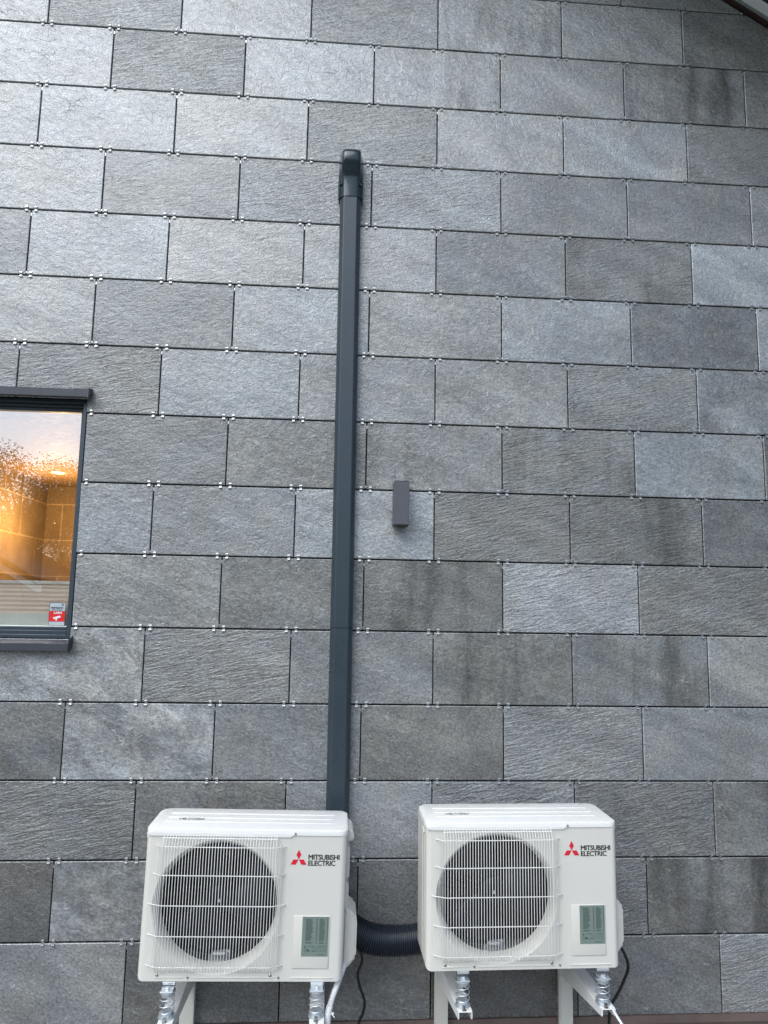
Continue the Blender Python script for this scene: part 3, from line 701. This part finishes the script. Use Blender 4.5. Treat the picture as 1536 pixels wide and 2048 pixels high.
    for q in range(3):
        bl_ = MB(); rows = []
        for i in range(9):
            r_ = 0.044 + (0.194 - 0.044) * i / 8; row = []
            for k in range(9):
                t = k / 8.0; sweep = R(20) * (i / 8.0); ang = R(100 + 120 * q + (40 if name == 'x' else 18)) + sweep + (t - 0.5) * R(96 - 8 * i / 8)
                y = 0.075 + 0.060 * t - 0.012 * math.sin(math.pi * t)
                row.append(bl_.bm.verts.new((CX + r_ * math.cos(ang), y, CZ + r_ * math.sin(ang))))
            rows.append(row)
        for a, c in zip(rows, rows[1:]):
            for k in range(8): bl_.bm.faces.new((a[k], a[k + 1], c[k + 1], c[k]))
        o = bl_.build('blade', M['dark'], fan, 80); s_ = o.modifiers.new('th', 'SOLIDIFY'); s_.thickness = 0.003
    MB().rev([(0.0002, 0.048), (0.0045, 0.049), (0.006, 0.052), (0.006, 0.060)], (CX, 0, CZ), 'Y', 6).build('hub_nut', M['galv'], fan)
    # --- valve cover, handle
    vc = MB(); x0 = UW - 0.002
    vc.prism([(x0, 0.222), (x0 + 0.010, 0.212), (x0 + 0.042, 0.186), (x0 + 0.050, 0.168), (x0 + 0.050, 0.045), (x0 + 0.040, 0.028), (x0, -0.012 + 0.0)], 'Y', 0.075, 0.215, 0.008)
    vc.build('valve_cover', M['ivory'], u, 40)
    hn = MB(); hn.prism([(x0, UH + 0.004), (x0 + 0.012, UH + 0.002), (x0 + 0.026, UH - 0.012), (x0 + 0.028, UH - 0.026), (x0 + 0.026, UH - 0.040), (x0, UH - 0.046)], 'Y', 0.075, 0.20, 0.004)
    hn.prism([(x0, UH - 0.054), (x0 + 0.012, UH - 0.060), (x0 + 0.016, UH - 0.078), (x0 + 0.016, UH - 0.172), (x0, UH - 0.176)], 'Y', 0.085, 0.19, 0.004)
    hn.prism([(x0, UH - 0.186), (x0 + 0.012, UH - 0.188), (x0 + 0.016, UH - 0.198), (x0 + 0.015, 0.206), (x0, 0.212)], 'Y', 0.085, 0.19, 0.003)
    hn.build('handle', M['ivory'], u, 40)
    sp = MB(); sp.box(-0.0015, 0.0005, 0.10, 0.104, 0.02, UH - 0.03, 0.0007); sp.box(-0.0015, 0.0005, 0.045, 0.048, 0.02, UH - 0.03, 0.0007); sp.box(-0.008, 0.0005, 0.04, 0.07, UH - 0.03, UH - 0.012, 0.003)
    sp.build('side_panel', M['ivory'], u)
    # --- feet
    for fx in ((0.111, 0.612) if roll > 0 else (0.132, 0.634)):
        MB().box(fx - 0.022, fx + 0.022, -0.004, 0.245, -0.010, -0.0005, 0.002).build('foot', M['zincw'], u)
    return u
UL = (-0.762, -0.440, 0.6265); UR = (0.228, -0.425, 0.6355)
make_unit('outdoor_unit', UL, R(1.0), 'ivory heat pump outdoor unit in front of the duct cover, left of the corrugated hose')
make_unit('outdoor_unit', UR, R(-0.25), 'ivory heat pump outdoor unit standing alone on the right end of the corrugated hose')

# ================================================================= BRACKETS + SPRING MOUNTS
def arm(xc, ytip, zt, xw, label, grp):
    b = empty('wall_bracket', (xw, 0, zt), label, 'bracket', grp)
    a = MB(); hw = 0.0245; t = 0.003; dx = xc - xw
    def X(y): return dx * min(1, (-y) / 0.42)
    def plate(pts):
        vs = [a.bm.verts.new(p) for p in pts]; a.bm.faces.new(vs)
    def chan(y0, y1, h0, h1):
        # top plate with thickness, slot left open near the tip
        def q(x0, x1, ya, yb): 
            A = [(X(ya) + x0, ya), (X(ya) + x1, ya), (X(yb) + x1, yb), (X(yb) + x0, yb)]; a.prism(A, 'Z', -t, 0)
        sl0, sl1 = y1 + 0.030, y1 + 0.018 + 0.045
        q(-hw, hw, y0, sl1); q(-hw, -0.004, sl1, y1 + .016); q(0.004, hw, sl1, y1 + .016); q(-hw, hw, y1 + .016, y1)
        for s_ in (-1, 1):
            bb = bmesh.new(); vs = []
            for (y, h) in ((y0, h0), (y1 + 0.006, h1), (y1, h1 - 0.004)):
                pass
            pts = [(y0, -t), (y1, -t), (y1, -h1 + 0.003), (y1 + 0.003, -h1), (y0, -h0)]
            o0, o1 = (s_ * hw, s_ * (hw - t))
            A = [bb.verts.new((X(y) + o0, y, z)) for y, z in pts]; B = [bb.verts.new((X(y) + o1, y, z)) for y, z in pts]
            bb.faces.new(A); bb.faces.new(B[::-1])
            for i in range(5): bb.faces.new((A[i], B[i], B[(i + 1) % 5], A[(i + 1) % 5]))
            a.merge(bb)
    chan(-0.046, ytip - 0.0, 0.085, 0.026)
    a.build('arm', M['bracket'], b)
    up = MB()
    up.box(-0.025, 0.025, -0.0075, -0.0045, -0.55, 0.09); up.box(-0.025, -0.022, -0.044, -0.0075, -0.55, 0.09); up.box(0.022, 0.025, -0.044, -0.0075, -0.55, 0.09)
    up.box(-0.0295, -0.0252, -0.040, -0.037, -0.55, 0.09)
    up.box(-0.0218, 0.0218, -0.0445, -0.0415, -0.55, 0.088)
    up.build('upright', M['bracketg'], b)
    return b
BR = 'wall brackets under the outdoor units'; SP = 'spring feet under the outdoor units'
arm(-0.648, -0.56, 0.520, -0.655, 'white steel wall bracket under the left end of the unit beneath the duct cover', BR)
arm(-0.147, -0.56, 0.520, -0.150, 'white steel wall bracket beside the white ribbed drain hose', BR)
arm(0.3625, -0.458, 0.520, 0.343, 'white steel wall bracket with open slotted tip nearest the corrugated hose', BR)
ab = arm(0.868, -0.458, 0.520, 0.850, 'white steel wall bracket at far right, silver tube at its tip', BR)
MB().rev([(0.0002, -0.006), (0.004, -0.006), (0.006, -0.002), (0.006, 0.0)], (0.023, -0.405, 0.008), 'Y', 12).build('screw', M['bracket'], ab, 40)

def spring_proto(loc, label, ztop=0.0905):
    s = empty('spring_foot', loc, label, 'spring foot', SP)
    H = ztop
    tp = MB(); tp.box(-0.021, 0.021, -0.030, 0.030, H - 0.0035, H, 0.0014, 2)
    tp.build('top_plate', M['galv'], s)
    MB().rev([(0.0002, H + .0075), (0.0075, H + .0075), (0.0085, H + .006), (0.0085, H + .0015), (0.013, H + .0012), (0.013, H + .0001)], (0, -0.012, 0), 'Z', 6).build('bolt', M['galv'], s)
    MB().rev([(0.0255, H - .004), (0.0262, H - .007), (0.0262, H - .010), (0.0205, H - .013), (0.0200, H - .022), (0.001, H - .022)], (0, -0.004, 0), 'Z', 32).build('upper_cup', M['galv'], s, 50)
    MB().rev([(0.001, 0.020), (0.0185, 0.020), (0.0200, 0.018), (0.0205, 0.006), (0.0265, 0.004), (0.0265, 0.0008), (0.001, 0.0008)], (0, -0.004, 0), 'Z', 32).build('lower_cup', M['galv'], s, 50)
    n = 120; turns = 3.6
    pts = [(0.0232 * math.cos(2 * math.pi * turns * i / n), -0.004 + 0.0232 * math.sin(2 * math.pi * turns * i / n), 0.006 + (H - 0.018) * i / n) for i in range(n + 1)]
    MB().tube(pts, 0.0018, 7).build('spring', M['galv'], s, 60)
    MB().rev([(0.0002, 0.012), (0.006, 0.012), (0.006, 0.0005), (0.009, 0.0004)], (0, -0.034, 0), 'Z', 6).build('nut', M['screw'], s)
    return s
for (x, y, l) in ((-0.651, -0.452, 'galvanised coil spring foot under the left end of the unit beneath the duct cover'),
                  (-0.150, -0.462, 'galvanised coil spring foot beside the white ribbed drain hose'),
                  (0.360, -0.415, 'galvanised coil spring foot above the slotted bracket tip right of the black cable'),
                  (0.862, -0.415, 'galvanised coil spring foot at far right next to the silver tube')):
    spring_proto((x, y, 0.5205), l)

# ================================================================= HOSES AND CABLES
def corr(path, r, pitch, name, mat, parent, amp, n=20):
    P = smoothpath(path, 40); L = [0]
    for a, b in zip(P, P[1:]): L.append(L[-1] + (b - a).length)
    out, rr = [], []; total = L[-1]; step = pitch / 6; i = 0; d = 0
    while d < total:
        while L[i + 1] < d: i += 1
        t = (d - L[i]) / (L[i + 1] - L[i]); out.append(P[i].lerp(P[i + 1], t)); ph = (d / pitch) % 1.0
        rr.append(r + amp * (1 if ph < 0.45 else (-1 if 0.55 < ph < 0.9 else 0))); d += step
    return MB().tube(out, rr, n).build(name, mat, parent, 50)
h = corr([(-0.098, -0.045, 0.86), (-0.085, -0.070, 0.74), (-0.040, -0.095, 0.655), (0.035, -0.100, 0.612), (0.13, -0.100, 0.598), (0.25, -0.100, 0.606), (0.42, -0.105, 0.64)], 0.0530, 0.0088, 'corrugated_hose', M['hose'], None, 0.0036, 36)
tag(h, 'thick dark blue-black corrugated hose sagging between the two outdoor units', 'hose')
c = MB().tube(smoothpath([(-0.03, -0.17, 0.62), (0.010, -0.14, 0.575), (0.018, -0.12, 0.53), (0.004, -0.10, 0.48), (0.012, -0.09, 0.43), (0.033, -0.08, 0.37), (0.028, -0.07, 0.32), (0.012, -0.06, 0.27), (-0.01, -0.06, 0.1), (-0.02, -0.06, 0.013)]), 0.0052, 10).build('power_cable', M['black'], None, 60)
tag(c, 'thin black cable hanging below the corrugated hose between the two units', 'cable', 'black power cables')
c = MB().tube(smoothpath([(0.94, -0.22, 0.66), (1.02, -0.18, 0.60), (1.055, -0.15, 0.55), (1.073, -0.13, 0.50), (1.066, -0.11, 0.45), (1.040, -0.10, 0.39), (1.015, -0.09, 0.34), (1.010, -0.08, 0.28), (1.00, -0.07, 0.013)]), 0.0060, 10).build('power_cable', M['black'], None, 60)
tag(c, 'thin black cable hanging behind the bracket on the far right', 'cable', 'black power cables')
dh = empty('drain_hose', (-0.11, -0.44, 0.02), 'white drain hose, ribbed above and smooth below, tied to the left unit\'s bracket', 'hose')
def rel(pts, o): return [tuple(Vector(p) - Vector(o)) for p in pts]
O_ = (-0.11, -0.44, 0.02)
corr(rel([(-0.035, -0.28, 0.70), (-0.050, -0.34, 0.645), (-0.075, -0.40, 0.600), (-0.094, -0.430, 0.565), (-0.104, -0.445, 0.540)], O_), 0.0098, 0.0050, 'ribbed_hose', M['whose'], dh, 0.0008, 16)
MB().tube(rel(smoothpath([(-0.1035, -0.444, 0.541), (-0.110, -0.452, 0.515), (-0.111, -0.455, 0.47), (-0.111, -0.455, 0.30), (-0.111, -0.455, 0.02)]), O_), 0.0112, 16).build('smooth_pipe', M['whose'], dh, 60)
zt_m = MB().rev([(0.0118, -0.0014), (0.0128, 0), (0.0118, 0.0014)], (0, 0, 0), 'Z', 20); zt_m.box(0.008, 0.020, -0.006, 0.001, -0.003, 0.003, 0.001); zt_m.tube([(0.012, -0.006, 0), (0.022, -0.016, -0.006)], 0.0012, 6)
zt_m.bm.transform(Matrix.Translation(Vector((-0.109, -0.450, 0.520)) - Vector(O_))); zt_m.build('cable_tie', M['bracket'], dh)
c = MB().tube(smoothpath([(0.882, -0.445, 0.52), (0.890, -0.470, 0.505), (0.905, -0.50, 0.480), (0.925, -0.53, 0.44), (0.95, -0.56, 0.35), (0.97, -0.57, 0.013)]), 0.0052, 10).build('drain_tube', M['clear'], None, 60)
tag(c, 'thin silvery tube leaving the tip of the far right bracket', 'tube')

# ================================================================= BEHIND THE CAMERA (mirrored in the glass)
nh = empty('neighbour_house', (-13.5, -19, 0), 'dark red neighbouring house with white roof edges, mirrored in the window glass', 'house')
MB().box(-4.5, 4.0, -4, 0, 0, 2.55).prism([(-4.5, 2.55), (4.0, 2.55), (-0.25, 5.0)], 'Y', -4, 0).build('wall', M['clad'], nh)
rf = MB().prism([(-5.0, 2.35), (-0.25, 5.15), (4.6, 2.35), (4.6, 2.15), (-0.25, 4.95), (-5.0, 2.15)], 'Y', 0.02, 0.35).build('bargeboard', M['whitep'], nh)
MB().prism([(-5.0, 2.56), (-0.25, 5.36), (4.6, 2.56), (4.6, 2.36), (-0.25, 5.16), (-5.0, 2.36)], 'Y', -4.4, 0.45).build('roof', M['roofd'], nh)
def tree(name, x, y, hgt, rad, zc, label, seed, nleaf=5200, base=0):
    r_ = random.Random(seed); t = empty(name, (x, y, 0), label, 'tree', 'trees behind the garden')
    tr = MB(); tr.tube([(0, 0, -0.05), (0.05, 0, hgt * .3), (-0.05, 0.1, hgt * .6), (0, 0, hgt * .92)], [0.22, 0.16, 0.10, 0.03], 8)
    blobs = []
    for i in range(34):
        a = r_.uniform(0, 6.28); zz_ = zc + r_.uniform(-1, 1) * (hgt - zc) * .75; rad_ = rad * r_.uniform(.25, .8)
        c_ = Vector((rad_ * math.cos(a), rad_ * math.sin(a), zz_)); blobs.append((c_, rad * r_.uniform(.26, .46)))
        tr.tube([(0, 0, max(0.5, zz_ - rad * .5)), tuple(c_ * .6 + Vector((0, 0, zz_ * .35))), tuple(c_)], [0.06, 0.04, 0.015], 5)
    tr.build('trunk', M['bark'], t)
    lf = MB()
    for i in range(nleaf):
        c_, q = r_.choice(blobs); d = Vector((r_.gauss(0, 1), r_.gauss(0, 1), r_.gauss(0, .8))).normalized() * q * r_.uniform(.4, 1.1)
        p = c_ + d; s_ = r_.uniform(.03, .065); a = Vector((r_.gauss(0, 1), r_.gauss(0, 1), r_.gauss(0, 1))).normalized(); b = a.orthogonal().normalized()
        vs = [lf.bm.verts.new(p + v_) for v_ in (a * s_, b * s_ * .5, -a * s_, -b * s_ * .5)]; lf.bm.faces.new(vs)
    lf.build('crown', M['leaf'], t)
tree('broadleaf_tree', -12.5, -25.5, 7.6, 3.6, 4.6, 'broad green tree mirrored in the window, behind the neighbouring house', 1, 60000)
tree('broadleaf_tree', -8.0, -26, 7.4, 3.4, 4.3, 'green tree right of the neighbouring house, behind the photographer', 2, 45000)
tree('broadleaf_tree', -2.5, -25, 7.4, 3.2, 4.0, 'tall leafy tree standing straight behind the photographer', 3)
tree('broadleaf_tree', 3.5, -24, 6.8, 3.2, 3.7, 'leafy tree between the tall tree and the rightmost tree', 4)
tree('broadleaf_tree', 9.5, -25, 7.2, 3.4, 3.9, 'rightmost leafy tree of the row behind the photographer', 5)
tree('broadleaf_tree', -18, -26, 7.0, 3.6, 4.0, 'leftmost leafy tree of the row behind the photographer', 6)
for o in list(bpy.data.objects):
    if o.type == 'MESH' and len(o.data.vertices) == 0 and o.name.startswith('window'):
        pass
